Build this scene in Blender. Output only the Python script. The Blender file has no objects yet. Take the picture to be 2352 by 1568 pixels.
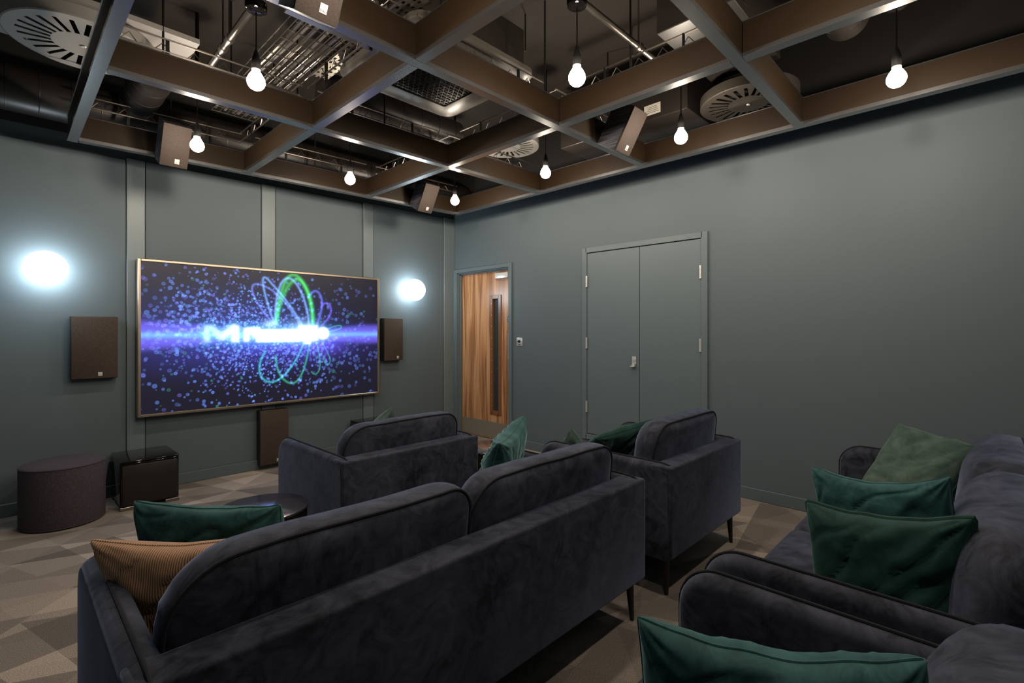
import bpy, bmesh, math, random
import numpy as np
from mathutils import Vector, Matrix, noise

random.seed(7)
SC = bpy.context.scene
COL = SC.collection
PI = math.pi

# ------------------------------------------------------------------ helpers
class Geo:
    """Collects shapes; build() links them as ONE mesh object."""
    def __init__(self):
        self.v = []; self.f = []
    def add(self, vs, fs):
        o = len(self.v)
        self.v.extend([tuple(map(float, p)) for p in vs])
        self.f.extend([tuple(i + o for i in f) for f in fs])
        return self
    def box(self, x0, x1, y0, y1, z0, z1, bev=0.0, seg=2, M=None):
        if bev <= 0:
            vs = [(x0,y0,z0),(x1,y0,z0),(x1,y1,z0),(x0,y1,z0),(x0,y0,z1),(x1,y0,z1),(x1,y1,z1),(x0,y1,z1)]
            fs = [(0,3,2,1),(4,5,6,7),(0,1,5,4),(1,2,6,5),(2,3,7,6),(3,0,4,7)]
        else:
            bm = bmesh.new()
            bmesh.ops.create_cube(bm, size=1)
            for v in bm.verts:
                v.co = Vector(((x0+x1)/2+v.co.x*(x1-x0), (y0+y1)/2+v.co.y*(y1-y0), (z0+z1)/2+v.co.z*(z1-z0)))
            bmesh.ops.bevel(bm, geom=list(bm.edges), offset=bev, segments=seg, profile=0.5, affect='EDGES')
            bm.verts.index_update()
            vs = [v.co.copy() for v in bm.verts]; fs = [tuple(v.index for v in f.verts) for f in bm.faces]
            bm.free()
        if M is not None: vs = [M @ Vector(p) for p in vs]
        return self.add(vs, fs)
    def rings(self, rings, closed=True, cap0=True, cap1=True):
        n = len(rings[0]); vs = [p for r in rings for p in r]; fs = []
        for k in range(len(rings)-1):
            for i in range(n if closed else n-1):
                j = (i+1) % n
                fs.append((k*n+i, k*n+j, (k+1)*n+j, (k+1)*n+i))
        if cap0: fs.append(tuple(range(n-1, -1, -1)))
        if cap1: fs.append(tuple((len(rings)-1)*n+i for i in range(n)))
        return self.add(vs, fs)
    def tube(self, path, r, n=8, closed=False):
        P = [Vector(p) for p in path]; m = len(P); R = []
        nrm = None
        for i in range(m):
            a = P[(i-1) % m] if closed or i > 0 else P[i]
            b = P[(i+1) % m] if closed or i < m-1 else P[i]
            t = (b-a).normalized()
            if nrm is None:
                nrm = t.orthogonal().normalized()
            else:
                nrm = (nrm - t*nrm.dot(t))
                nrm = nrm.normalized() if nrm.length > 1e-6 else t.orthogonal().normalized()
            bi = t.cross(nrm)
            rr = r[i] if isinstance(r, (list, tuple)) else r
            R.append([P[i]+nrm*math.cos(2*PI*k/n)*rr+bi*math.sin(2*PI*k/n)*rr for k in range(n)])
        if closed:
            R.append(R[0]); return self.rings(R, True, False, False)
        return self.rings(R)
    def cyl(self, p0, p1, r0, r1=None, n=20):
        return self.tube([p0, p1], [r0, r0 if r1 is None else r1], n)
    def lathe(self, prof, c=(0,0,0), n=32, cap0=True, cap1=True):
        return self.rings([[(c[0]+r*math.cos(2*PI*k/n), c[1]+r*math.sin(2*PI*k/n), c[2]+z) for k in range(n)] for r, z in prof], True, cap0, cap1)
    def prism(self, poly, z0, z1):
        n = len(poly)
        return self.rings([[(x,y,z0) for x,y in poly], [(x,y,z1) for x,y in poly]])
    def build(self, name, m, parent=None, smooth=35, bevel=None, **props):
        me = bpy.data.meshes.new(name)
        me.from_pydata(self.v, [], self.f)
        me.validate(); me.update()
        bm = bmesh.new(); bm.from_mesh(me); bmesh.ops.recalc_face_normals(bm, faces=bm.faces); bm.to_mesh(me); bm.free()
        if smooth:
            me.polygons.foreach_set('use_smooth', [True]*len(me.polygons))
            me.set_sharp_from_angle(angle=math.radians(smooth))
        if m is not None: me.materials.append(m)
        o = bpy.data.objects.new(name, me); COL.objects.link(o)
        if parent is not None: o.parent = parent
        for k, v in props.items(): o[k] = v
        return o

def G(): return Geo()
def tag(o, label, cat, group=None, kind=None):
    o['label'] = label; o['category'] = cat
    if group: o['group'] = group
    if kind: o['kind'] = kind
    return o
def thing(name, label, cat, loc=(0,0,0), rz=0.0, group=None, kind=None):
    o = bpy.data.objects.new(name, None); COL.objects.link(o)
    o.location = loc; o.rotation_euler = (0,0,rz); o.empty_display_size = 0.1
    return tag(o, label, cat, group, kind)
def struct(o, label=None, cat=None):
    o['kind'] = 'structure'
    if label: o['label'] = label
    if cat: o['category'] = cat
    return o
def dup(root, label, loc=None, rz=None, group=None):
    """copy of a thing with copies of its parts and sub-parts"""
    r = root.copy(); COL.objects.link(r)
    if loc is not None: r.location = loc
    if rz is not None: r.rotation_euler = (0,0,rz)
    r['label'] = label
    if group: r['group'] = group
    for ch in list(root.children):
        c = ch.copy(); COL.objects.link(c); c.parent = r
        for g in list(ch.children):
            d = g.copy(); COL.objects.link(d); d.parent = c
    return r
def text_geo(s, size, M, extrude=0.0006):
    cu = bpy.data.curves.new('lettering', 'FONT'); cu.body = s; cu.size = size; cu.extrude = extrude
    cu.align_x = 'CENTER'; cu.align_y = 'CENTER'
    o = bpy.data.objects.new('lettering', cu); COL.objects.link(o)
    dg = bpy.context.evaluated_depsgraph_get(); dg.update()
    me = bpy.data.meshes.new_from_object(o.evaluated_get(dg))
    g = G(); g.add([M @ v.co for v in me.vertices], [tuple(p.vertices) for p in me.polygons])
    bpy.data.objects.remove(o); bpy.data.curves.remove(cu); bpy.data.meshes.remove(me)
    return g

# ------------------------------------------------------------------ materials
def srgb(r, g, b):
    f = lambda c: (c/255/12.92) if c/255 <= 0.04045 else ((c/255+0.055)/1.055)**2.4
    return (f(r), f(g), f(b), 1)
def N(nt, t, **kw):
    n = nt.nodes.new(t)
    for k, v in kw.items():
        if k == 'inp':
            for i, val in v.items(): n.inputs[i].default_value = val
        else: setattr(n, k, v)
    return n
def mat(name, col, rough=0.5, metal=0.0, **kw):
    m = bpy.data.materials.new(name); m.use_nodes = True
    b = m.node_tree.nodes['Principled BSDF']
    b.inputs['Base Color'].default_value = col if len(col) == 4 else (*col, 1)
    b.inputs['Roughness'].default_value = rough; b.inputs['Metallic'].default_value = metal
    for k, v in kw.items(): b.inputs[k].default_value = v
    return m
def bs(m): return m.node_tree.nodes['Principled BSDF']
def mottle(m, scale, c1, c2, detail=4, stretch=(1,1,1), lo=0.35, hi=0.65, coord='Object'):
    """two-tone noise colour on the surface"""
    nt = m.node_tree
    tc = N(nt, 'ShaderNodeTexCoord'); mp = N(nt, 'ShaderNodeMapping'); mp.inputs['Scale'].default_value = stretch
    no = N(nt, 'ShaderNodeTexNoise', inp={'Scale': scale, 'Detail': detail})
    cr = N(nt, 'ShaderNodeValToRGB')
    cr.color_ramp.elements[0].position = lo; cr.color_ramp.elements[0].color = c1
    cr.color_ramp.elements[1].position = hi; cr.color_ramp.elements[1].color = c2
    L = nt.links.new
    L(tc.outputs[coord], mp.inputs[0]); L(mp.outputs[0], no.inputs['Vector']); L(no.outputs[0], cr.inputs[0])
    L(cr.outputs[0], bs(m).inputs['Base Color'])
    return no, cr
def bump(m, scale, strength=0.1, dist=0.002, detail=2, stretch=(1,1,1), coord='Object'):
    nt = m.node_tree; L = nt.links.new
    tc = N(nt, 'ShaderNodeTexCoord'); mp = N(nt, 'ShaderNodeMapping'); mp.inputs['Scale'].default_value = stretch
    no = N(nt, 'ShaderNodeTexNoise', inp={'Scale': scale, 'Detail': detail})
    bp = N(nt, 'ShaderNodeBump', inp={'Strength': strength, 'Distance': dist})
    L(tc.outputs[coord], mp.inputs[0]); L(mp.outputs[0], no.inputs['Vector']); L(no.outputs[0], bp.inputs['Height'])
    L(bp.outputs[0], bs(m).inputs['Normal'])
def emis(name, col, strength):
    m = bpy.data.materials.new(name); m.use_nodes = True
    b = bs(m); b.inputs['Base Color'].default_value = (0.8,0.8,0.8,1)
    b.inputs['Emission Color'].default_value = (*col[:3], 1); b.inputs['Emission Strength'].default_value = strength
    return m

def velvet(name, c1, c2, scale=7, sheen=0.35, tint=(0.55,0.6,0.8,1), rough=0.75):
    m = mat(name, c1, rough)
    b = bs(m); b.inputs['Sheen Weight'].default_value = sheen; b.inputs['Sheen Roughness'].default_value = 0.35
    b.inputs['Sheen Tint'].default_value = tint; b.inputs['Specular IOR Level'].default_value = 0.15
    nt = m.node_tree; L = nt.links.new
    tc = N(nt, 'ShaderNodeTexCoord')
    n1 = N(nt, 'ShaderNodeTexNoise', inp={'Scale': scale*1.5, 'Detail': 6, 'Roughness': 0.62, 'Distortion': 2.2})
    n2 = N(nt, 'ShaderNodeTexNoise', inp={'Scale': scale*0.5, 'Detail': 3, 'Distortion': 0.8})
    ad = N(nt, 'ShaderNodeMath', operation='MULTIPLY_ADD'); ad.inputs[1].default_value = 0.55
    mu = N(nt, 'ShaderNodeMath', operation='MULTIPLY'); mu.inputs[1].default_value = 0.45
    cr = N(nt, 'ShaderNodeValToRGB')
    cr.color_ramp.elements[0].position = 0.38; cr.color_ramp.elements[0].color = c1
    cr.color_ramp.elements[1].position = 0.64; cr.color_ramp.elements[1].color = c2
    L(tc.outputs['Object'], n1.inputs['Vector']); L(tc.outputs['Object'], n2.inputs['Vector'])
    L(n2.outputs[0], mu.inputs[0]); L(n1.outputs[0], ad.inputs[0]); L(mu.outputs[0], ad.inputs[2])
    L(ad.outputs[0], cr.inputs[0]); L(cr.outputs[0], b.inputs['Base Color'])
    bp = N(nt, 'ShaderNodeBump', inp={'Strength': 0.12, 'Distance': 0.006})
    L(n1.outputs[0], bp.inputs['Height']); L(bp.outputs[0], b.inputs['Normal'])
    return m

M = {}
M['wall'] = mat('teal_paint', (0.101,0.129,0.145), 0.58, **{'Specular IOR Level': 0.3}); bump(M['wall'], 60, 0.03, 0.001)
M['strip'] = mat('teal_satin_paint', (0.142,0.176,0.190), 0.42)
M['black_wall'] = mat('black_ceiling_paint', (0.018,0.016,0.014), 0.8)
M['door_paint'] = mat('teal_gloss_paint', (0.115,0.150,0.166), 0.42, **{'Specular IOR Level': 0.35})
M['soffit'] = mat('dark_soffit_paint', (0.020,0.014,0.010), 0.8)
M['black'] = mat('black_metal', (0.012,0.012,0.012), 0.45, 0.3)
M['service'] = mat('black_service_paint', (0.022,0.018,0.016), 0.38)
M['rail'] = mat('dark_steel_rail', (0.30,0.30,0.31), 0.25, 0.95)
M['lattice'] = mat('lattice_steel', (0.22,0.19,0.16), 0.35, 0.9)
M['galv'] = mat('galvanised_steel', (0.30,0.27,0.24), 0.33, 0.9)
M['steel'] = mat('brushed_steel', (0.66,0.64,0.60), 0.32, 0.55)
M['bronze'] = mat('bronze_trim', (0.50,0.40,0.31), 0.33, 0.9)
M['dull_steel'] = mat('dull_steel', (0.20,0.18,0.15), 0.45, 0.85)
M['vent'] = mat('vent_enamel', (0.27,0.255,0.24), 0.55)
M['dark_vent'] = mat('dark_vent_enamel', (0.040,0.034,0.028), 0.5)
M['void'] = mat('void_black', (0.004,0.004,0.004), 0.9)
M['leg'] = mat('dark_leg', (0.02,0.017,0.015), 0.4, 0.2)
M['gloss_black'] = mat('gloss_black', (0.006,0.005,0.005), 0.06)
M['satin_black'] = mat('satin_black', (0.014,0.010,0.009), 0.4)
M['table'] = mat('table_lacquer', (0.34,0.32,0.38), 0.16, 0.9)
M['badge'] = mat('badge_metal', (0.62,0.60,0.55), 0.4, 0.4)
M['ink'] = mat('badge_ink', (0.02,0.02,0.02), 0.6)
M['paper'] = mat('paper_label', (0.55,0.52,0.46), 0.7)
M['white_plastic'] = mat('silver_casing', (0.78,0.77,0.74), 0.3, 0.35)
M['sign_blue'] = mat('sign_blue', srgb(40,90,140), 0.4)
M['cable'] = mat('cable_sheath', (0.10,0.09,0.085), 0.4)
M['brown_cushion_tag'] = mat('tan_tag', (0.65,0.30,0.10), 0.6)
M['plant'] = mat('plant_leaf', (0.03,0.10,0.05), 0.45)
M['pot'] = mat('blue_pot', (0.05,0.10,0.16), 0.4)
M['corridor'] = mat('corridor_slats', (0.045,0.055,0.075), 0.6)

M['bulb'] = emis('bulb_glow', (1.0,0.86,0.69), 345)
M['globe'] = emis('globe_glow', (0.80,0.93,1.0), 22)

# navy velvet sofas, green velvets, corduroy
M['navy'] = velvet('navy_velvet', (0.0095,0.0105,0.0165,1), (0.057,0.061,0.088,1), 6, 0.5, (0.48,0.58,0.9,1))
M['piping'] = velvet('navy_piping', (0.010,0.010,0.014,1), (0.016,0.016,0.022,1), 9, 0.2)
M['teal'] = velvet('teal_velvet', (0.010,0.042,0.045,1), (0.034,0.108,0.110,1), 9, 0.5, (0.55,0.9,0.9,1))
M['forest'] = velvet('forest_velvet', (0.008,0.030,0.026,1), (0.018,0.062,0.052,1), 8, 0.35, (0.5,0.85,0.75,1))
M['sage'] = velvet('sage_velvet', (0.030,0.056,0.047,1), (0.080,0.118,0.100,1), 7, 0.45, (0.7,0.9,0.82,1))

def make_cord():
    m = mat('tan_corduroy', (0.40,0.22,0.12), 0.85)
    nt = m.node_tree; L = nt.links.new
    tc = N(nt, 'ShaderNodeTexCoord'); sep = N(nt, 'ShaderNodeSeparateXYZ')
    mu = N(nt, 'ShaderNodeMath', operation='MULTIPLY'); mu.inputs[1].default_value = 2*PI/0.0062
    sn = N(nt, 'ShaderNodeMath', operation='SINE')
    mr = N(nt, 'ShaderNodeMapRange', inp={1: -1.0, 2: 0.2, 3: 0.0, 4: 1.0})
    cr = N(nt, 'ShaderNodeValToRGB')
    cr.color_ramp.elements[0].color = (0.15,0.075,0.04,1); cr.color_ramp.elements[1].color = (0.46,0.25,0.135,1)
    bp = N(nt, 'ShaderNodeBump', inp={'Strength': 0.5, 'Distance': 0.003})
    L(tc.outputs['Object'], sep.inputs[0]); L(sep.outputs[0], mu.inputs[0]); L(mu.outputs[0], sn.inputs[0])
    L(sn.outputs[0], mr.inputs[0]); L(mr.outputs[0], cr.inputs[0]); L(cr.outputs[0], bs(m).inputs['Base Color'])
    L(mr.outputs[0], bp.inputs['Height']); L(bp.outputs[0], bs(m).inputs['Normal'])
    bs(m).inputs['Sheen Weight'].default_value = 0.2
    return m
M['cord'] = make_cord()

def make_carpet():
    m = mat('geometric_carpet', (0.2,0.16,0.13), 0.95)
    bs(m).inputs['Specular IOR Level'].default_value = 0.05
    nt = m.node_tree; L = nt.links.new
    tc = N(nt, 'ShaderNodeTexCoord')
    def math_(op, a=None, b=None, va=None, vb=None):
        n = N(nt, 'ShaderNodeMath', operation=op)
        if a is not None: L(a, n.inputs[0])
        if b is not None: L(b, n.inputs[1])
        if va is not None: n.inputs[0].default_value = va
        if vb is not None: n.inputs[1].default_value = vb
        return n.outputs[0]
    sep = N(nt, 'ShaderNodeSeparateXYZ'); L(tc.outputs['Object'], sep.inputs[0])
    x, y = sep.outputs[0], sep.outputs[1]
    def layer(ax, ay, bx, by, seed):
        u = math_('ADD', math_('MULTIPLY', x, vb=ax), math_('MULTIPLY', y, vb=ay))
        v = math_('ADD', math_('MULTIPLY', x, vb=bx), math_('MULTIPLY', y, vb=by))
        fu, fv = math_('FLOOR', u), math_('FLOOR', v)
        t = math_('GREATER_THAN', math_('ADD', math_('FRACT', u), math_('FRACT', v)), vb=1.0)
        cb = N(nt, 'ShaderNodeCombineXYZ'); L(fu, cb.inputs[0]); L(fv, cb.inputs[1]); L(math_('ADD', t, vb=seed), cb.inputs[2])
        wn = N(nt, 'ShaderNodeTexWhiteNoise', noise_dimensions='3D'); L(cb.outputs[0], wn.inputs['Vector'])
        return wn.outputs['Value']
    a = layer(2.0, 0.75, -0.55, 3.3, 0.0)
    b = layer(1.35, -1.3, 0.9, 1.9, 7.0)
    s = math_('ADD', math_('MULTIPLY', a, vb=0.62), math_('MULTIPLY', b, vb=0.38))
    cr = N(nt, 'ShaderNodeValToRGB')
    e = cr.color_ramp.elements
    e[0].position = 0.2; e[0].color = (0.162,0.140,0.126,1)
    e[1].position = 0.85; e[1].color = (0.455,0.382,0.325,1)
    el = cr.color_ramp.elements.new(0.55); el.color = (0.270,0.228,0.197,1)
    L(s, cr.inputs[0])
    no = N(nt, 'ShaderNodeTexNoise', inp={'Scale': 240, 'Detail': 2}); L(tc.outputs['Object'], no.inputs['Vector'])
    mr = N(nt, 'ShaderNodeMapRange', inp={1: 0.3, 2: 0.7, 3: 0.62, 4: 1.3}); L(no.outputs[0], mr.inputs[0])
    mx = N(nt, 'ShaderNodeMix', data_type='RGBA', blend_type='MULTIPLY'); mx.inputs[0].default_value = 1
    L(cr.outputs[0], mx.inputs[6]); L(mr.outputs[0], mx.inputs[7]); L(mx.outputs[2], bs(m).inputs['Base Color'])
    bp = N(nt, 'ShaderNodeBump', inp={'Strength': 0.5, 'Distance': 0.004}); L(no.outputs[0], bp.inputs['Height'])
    L(bp.outputs[0], bs(m).inputs['Normal'])
    return m
M['carpet'] = make_carpet()

def make_perforated():
    m = mat('perforated_baffle', (0.04,0.03,0.02), 0.55, 0.0, **{'Specular IOR Level': 0.2})
    nt = m.node_tree; L = nt.links.new
    tc = N(nt, 'ShaderNodeTexCoord'); sep = N(nt, 'ShaderNodeSeparateXYZ'); L(tc.outputs['Object'], sep.inputs[0])
    def m_(op, a, b=None, vb=None):
        n = N(nt, 'ShaderNodeMath', operation=op); L(a, n.inputs[0])
        if b is not None: L(b, n.inputs[1])
        if vb is not None: n.inputs[1].default_value = vb
        return n.outputs[0]
    h = m_('ADD', sep.outputs[0], sep.outputs[1])
    k = 2*PI/0.0075
    s1 = m_('SINE', m_('MULTIPLY', m_('ADD', h, sep.outputs[2]), vb=k))
    s2 = m_('SINE', m_('MULTIPLY', m_('SUBTRACT', h, sep.outputs[2]), vb=k))
    d = m_('GREATER_THAN', m_('MULTIPLY', s1, s2), vb=0.35)
    mx = N(nt, 'ShaderNodeMix', data_type='RGBA'); L(d, mx.inputs[0])
    mx.inputs[6].default_value = (0.024,0.0135,0.0062,1); mx.inputs[7].default_value = (0.006,0.004,0.002,1)
    L(mx.outputs[2], bs(m).inputs['Base Color'])
    return m
M['perf'] = make_perforated()

def make_walnut():
    m = mat('walnut_veneer', (0.3,0.15,0.07), 0.31)
    nt = m.node_tree; L = nt.links.new
    tc = N(nt, 'ShaderNodeTexCoord'); mp = N(nt, 'ShaderNodeMapping'); mp.inputs['Scale'].default_value = (1, 13, 0.62)
    L(tc.outputs['Object'], mp.inputs[0])
    n0 = N(nt, 'ShaderNodeTexNoise', inp={'Scale': 0.8, 'Detail': 2, 'Distortion': 0.3}); L(mp.outputs[0], n0.inputs['Vector'])
    k1 = N(nt, 'ShaderNodeMath', operation='MULTIPLY'); k1.inputs[1].default_value = 7.0; L(n0.outputs[0], k1.inputs[0])
    wv = N(nt, 'ShaderNodeMath', operation='PINGPONG'); wv.inputs[1].default_value = 1.0; L(k1.outputs[0], wv.inputs[0])
    mp2 = N(nt, 'ShaderNodeMapping'); mp2.inputs['Scale'].default_value = (1, 130, 2.5); L(tc.outputs['Object'], mp2.inputs[0])
    n2 = N(nt, 'ShaderNodeTexNoise', inp={'Scale': 1.0, 'Detail': 2}); L(mp2.outputs[0], n2.inputs['Vector'])
    a = N(nt, 'ShaderNodeMath', operation='MULTIPLY_ADD'); a.inputs[1].default_value = 0.5; L(wv.outputs[0], a.inputs[0])
    b = N(nt, 'ShaderNodeMath', operation='MULTIPLY'); b.inputs[1].default_value = 0.5; L(n2.outputs[0], b.inputs[0]); L(b.outputs[0], a.inputs[2])
    cr = N(nt, 'ShaderNodeValToRGB'); e = cr.color_ramp.elements
    e[0].position = 0.15; e[0].color = (0.17,0.068,0.028,1); e[1].position = 0.7; e[1].color = (0.56,0.30,0.145,1)
    el = e.new(0.42); el.color = (0.40,0.185,0.08,1)
    L(a.outputs[0], cr.inputs[0]); L(cr.outputs[0], bs(m).inputs['Base Color'])
    return m
M['walnut'] = make_walnut()
M['walnut_dark'] = mat('walnut_bead', (0.20,0.085,0.035), 0.3)

def make_grille(name, c1, c2, sc):
    m = mat(name, c1, 0.85)
    nt = m.node_tree; L = nt.links.new
    tc = N(nt, 'ShaderNodeTexCoord')
    mp = N(nt, 'ShaderNodeMapping'); mp.inputs['Scale'].default_value = (sc, sc, sc*0.25); L(tc.outputs['Object'], mp.inputs[0])
    n1 = N(nt, 'ShaderNodeTexNoise', inp={'Scale': 1.0, 'Detail': 1}); L(mp.outputs[0], n1.inputs['Vector'])
    mp2 = N(nt, 'ShaderNodeMapping'); mp2.inputs['Scale'].default_value = (sc*0.25, sc, sc); L(tc.outputs['Object'], mp2.inputs[0])
    n2 = N(nt, 'ShaderNodeTexNoise', inp={'Scale': 1.0, 'Detail': 1}); L(mp2.outputs[0], n2.inputs['Vector'])
    ad = N(nt, 'ShaderNodeMath', operation='ADD'); L(n1.outputs[0], ad.inputs[0]); L(n2.outputs[0], ad.inputs[1])
    cr = N(nt, 'ShaderNodeValToRGB'); e = cr.color_ramp.elements
    dv = N(nt, 'ShaderNodeMath', operation='MULTIPLY'); dv.inputs[1].default_value = 0.5; L(ad.outputs[0], dv.inputs[0])
    e[0].position = 0.38; e[0].color = c1; e[1].position = 0.62; e[1].color = c2
    L(dv.outputs[0], cr.inputs[0]); L(cr.outputs[0], bs(m).inputs['Base Color'])
    return m
M['grille'] = make_grille('brown_grille_cloth', (0.030,0.020,0.015,1), (0.070,0.046,0.034,1), 450)
M['grille_grey'] = make_grille('grey_brown_grille_cloth', (0.017,0.0105,0.008,1), (0.036,0.0235,0.018,1), 450)
M['ottoman'] = make_grille('aubergine_weave', (0.028,0.020,0.027,1), (0.066,0.050,0.063,1), 320)
def make_ash():
    m = mat('black_ash', (0.03,0.03,0.035), 0.5)
    no, cr = mottle(m, 1.0, (0.012,0.012,0.016,1), (0.075,0.075,0.09,1), 4, (110, 6, 110), 0.42, 0.62)
    return m
M['ash'] = make_ash()

# ------------------------------------------------------------------ room shell
XL, XR, YB, YF, ZC = -0.42, 4.065, -0.40, 5.007, 3.42
struct(G().box(XL-0.1, XR+1.6, YB-0.1, YF+0.6, -0.05, 0.0).build('floor', M['carpet']), 'beige and brown carpet of angular patches', 'floor')
struct(G().box(XL-0.1, XR+0.12, YB-0.1, YF+0.12, ZC, ZC+0.1).build('ceiling', M['soffit']), 'dark brown soffit above the black raft', 'ceiling')
ZP = 2.80                                            # paint line: teal below, black above
def wall(name, g, gtop, label):
    o = g.build(name, M['wall'], smooth=0); struct(o, label, 'wall')
    gtop.build('upper_wall', M['black_wall'], o, smooth=0, label='black painted upper part')
    return o
wall('wall_front', G().box(XL-0.1, XR+0.12, YF, YF+0.12, 0, ZP), G().box(XL-0.1, XR+0.12, YF, YF+0.12, ZP, ZC), 'dark teal wall behind the screen')
wall('wall_left', G().box(XL-0.1, XL, YB-0.1, YF, 0, ZP), G().box(XL-0.1, XL, YB-0.1, YF, ZP, ZC), 'dark teal wall out of view on the left')
wall('wall_back', G().box(XL, XR, YB-0.1, YB, 0, ZP), G().box(XL, XR, YB-0.1, YB, ZP, ZC), 'dark teal wall behind the viewer')
# right wall with the two door openings
DY0, DY1, DZ = 3.995, 4.925, 2.045                     # walnut door opening
CY0, CY1, CZ0, CZ1 = 1.735, 2.915, 0.275, 2.095        # cupboard opening
T = 0.12
g = G()
g.box(XR, XR+T, YB-0.1, CY0, 0, ZP)
g.box(XR, XR+T, CY0, CY1, 0, CZ0); g.box(XR, XR+T, CY0, CY1, CZ1, ZP)
g.box(XR, XR+T, CY1, DY0, 0, ZP); g.box(XR, XR+T, DY0, DY1, DZ, ZP); g.box(XR, XR+T, DY1, YF, 0, ZP)
wall('wall_right', g, G().box(XR, XR+T, YB-0.1, YF, ZP, ZC), 'dark teal wall with the walnut door and cupboard')
# wall boards and pilasters of the screen wall
def board(name, x0, x1, z0, z1, y0, m, label):
    return struct(G().box(x0, x1, y0, YF, z0, z1, 0.003, 1).build(name, m), label, 'wall trim')
board('trim_1', XL+0.001, 0.687, 0.002, 2.682, YF-0.012, M['wall'], 'wall board left of the screen')
board('trim_2', 0.818, 1.712, 0.002, 2.70, YF-0.012, M['wall'], 'wall board behind the left half of the screen')
board('trim_3', 1.848, 2.771, 0.002, 2.715, YF-0.012, M['wall'], 'wall board behind the right half of the screen')
board('trim_4', 2.906, 3.888, 0.002, 2.735, YF-0.012, M['wall'], 'wall board right of the screen')
board('trim_5', 0.694, 0.813, 0.002, 2.70, YF-0.018, M['strip'], 'pale upright strip at the screen left edge')
board('trim_6', 1.718, 1.842, 0.002, 2.71, YF-0.018, M['strip'], 'pale upright strip above the screen middle')
board('trim_7', 2.777, 2.900, 0.002, 2.73, YF-0.018, M['strip'], 'upright strip at the screen right edge')
board('trim_8', 3.895, XR-0.002, 0.002, 2.745, YF-0.022, M['strip'], 'upright strip in the room corner')
g = G(); g.box(XL+0.001, 3.894, YF-0.034, YF-0.0185, 0, 0.092, 0.004, 1)
struct(g.build('baseboard_front', M['wall']), 'teal skirting under the screen', 'skirting')
g = G(); g.box(XR-0.016, XR, YB+0.002, 3.925, 0, 0.092, 0.004, 1)
struct(g.build('baseboard_right', M['wall']), 'teal skirting under the cupboard', 'skirting')
# corridor behind the glazed door
struct(G().box(XR+1.45, XR+1.55, 2.9, YF+0.6, 0, 2.6).build('wall_corridor', M['corridor'], smooth=0), 'dark corridor wall beyond the door glass', 'wall')
struct(G().box(XR+T+0.002, XR+1.45, 2.9, 2.98, 0, 2.6).box(XR+T+0.002, XR+1.45, YF+0.5, YF+0.6, 0, 2.6).build('wall_passage', M['corridor'], smooth=0), 'dark passage end walls beyond the door glass', 'wall')
struct(G().box(XR+T+0.002, XR+1.55, 2.9, YF+0.6, 2.6, 2.65).build('ceiling_corridor', M['black_wall'], smooth=0), 'corridor ceiling beyond the door', 'ceiling')

# ------------------------------------------------------------------ walnut door (door_1)
d1 = thing('door_1', 'walnut door with a tall narrow glass panel near the corner', 'door', (XR, 0, 0), kind='structure')
xf = 0.0
g = G()   # architrave + stepped jamb
g.box(-0.022, 0, 3.945, DY0, 0, 2.09, 0.003, 1); g.box(-0.022, 0, DY1, 4.984, 0, 2.09, 0.003, 1); g.box(-0.022, 0, DY0, DY1, DZ, 2.09, 0.003, 1)
g.box(-0.001, 0.11, DY0, DY0+0.012, 0, DZ); g.box(-0.001, 0.11, DY1-0.012, DY1, 0, DZ); g.box(-0.001, 0.11, DY0, DY1, DZ-0.012, DZ)
g.box(0.035, 0.05, DY0+0.01, DY0+0.024, 0, DZ); g.box(0.035, 0.05, DY1-0.026, DY1-0.01, 0, DZ); g.box(0.035, 0.05, DY0, DY1, DZ-0.024, DZ-0.01)
g.build('door_frame', M['door_paint'], d1)
GY0, GY1, GZ0, GZ1 = 4.225, 4.350, 0.335, 1.705           # glass opening
g = G(); lx0, lx1 = 0.064, 0.108
g.box(lx0, lx1, DY0+0.014, GY0, 0.008, DZ-0.016); g.box(lx0, lx1, GY1, DY1-0.014, 0.008, DZ-0.016)
g.box(lx0, lx1, GY0, GY1, 0.008, GZ0); g.box(lx0, lx1, GY0, GY1, GZ1, DZ-0.016)
leaf = g.build('door_leaf', M['walnut'], d1, label='figured walnut veneer leaf')
g = G(); b = 0.034
for (y0, y1, z0, z1) in ((GY0-b, GY0+0.012, GZ0-b, GZ1+b), (GY1-0.012, GY1+b, GZ0-b, GZ1+b), (GY0, GY1, GZ0-b, GZ0+0.012), (GY0, GY1, GZ1-0.012, GZ1+b)):
    g.box(lx0-0.011, lx0+0.02, y0, y1, z0, z1, 0.003, 1)
g.build('glazing_bead', M['walnut_dark'], leaf, label='raised walnut bead around the glass')
gl = mat('door_glass', (0.75,0.82,0.9), 0.02); bs(gl).inputs['Transmission Weight'].default_value = 0.95; bs(gl).inputs['IOR'].default_value = 1.2
G().box(lx0+0.018, lx0+0.024, GY0, GY1, GZ0, GZ1).build('glass_pane', gl, leaf, label='clear glass pane')
g = G()
for k in range(10):
    g.lathe([(0.004,0),(0.004,0.0015)], n=8)
    for i in range(len(g.v)-16, len(g.v)):
        p = g.v[i]; g.v[i] = (lx0-0.012-p[2], GY1+0.004+p[0], GZ0+0.07+k*0.137+p[1])
g.build('bead_screw', M['steel'], leaf, label='bright bead screws')
G().box(lx0-0.003, lx0, DY0+0.03, DY1-0.03, 0.02, 0.21).build('kick_plate', mat('kick_steel', (0.34,0.30,0.24), 0.4, 0.5), d1, label='dull steel kick plate')
G().box(0.018, lx0, 4.045, 4.26, 1.93, 1.995, 0.006, 2).build('door_closer', M['white_plastic'], d1, label='bright silver door closer')
sg = G().cyl((lx0-0.003, 4.052, 1.445), (lx0, 4.052, 1.445), 0.045, n=28).build('fire_door_sign', M['sign_blue'], d1, label='round blue sign')
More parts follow.
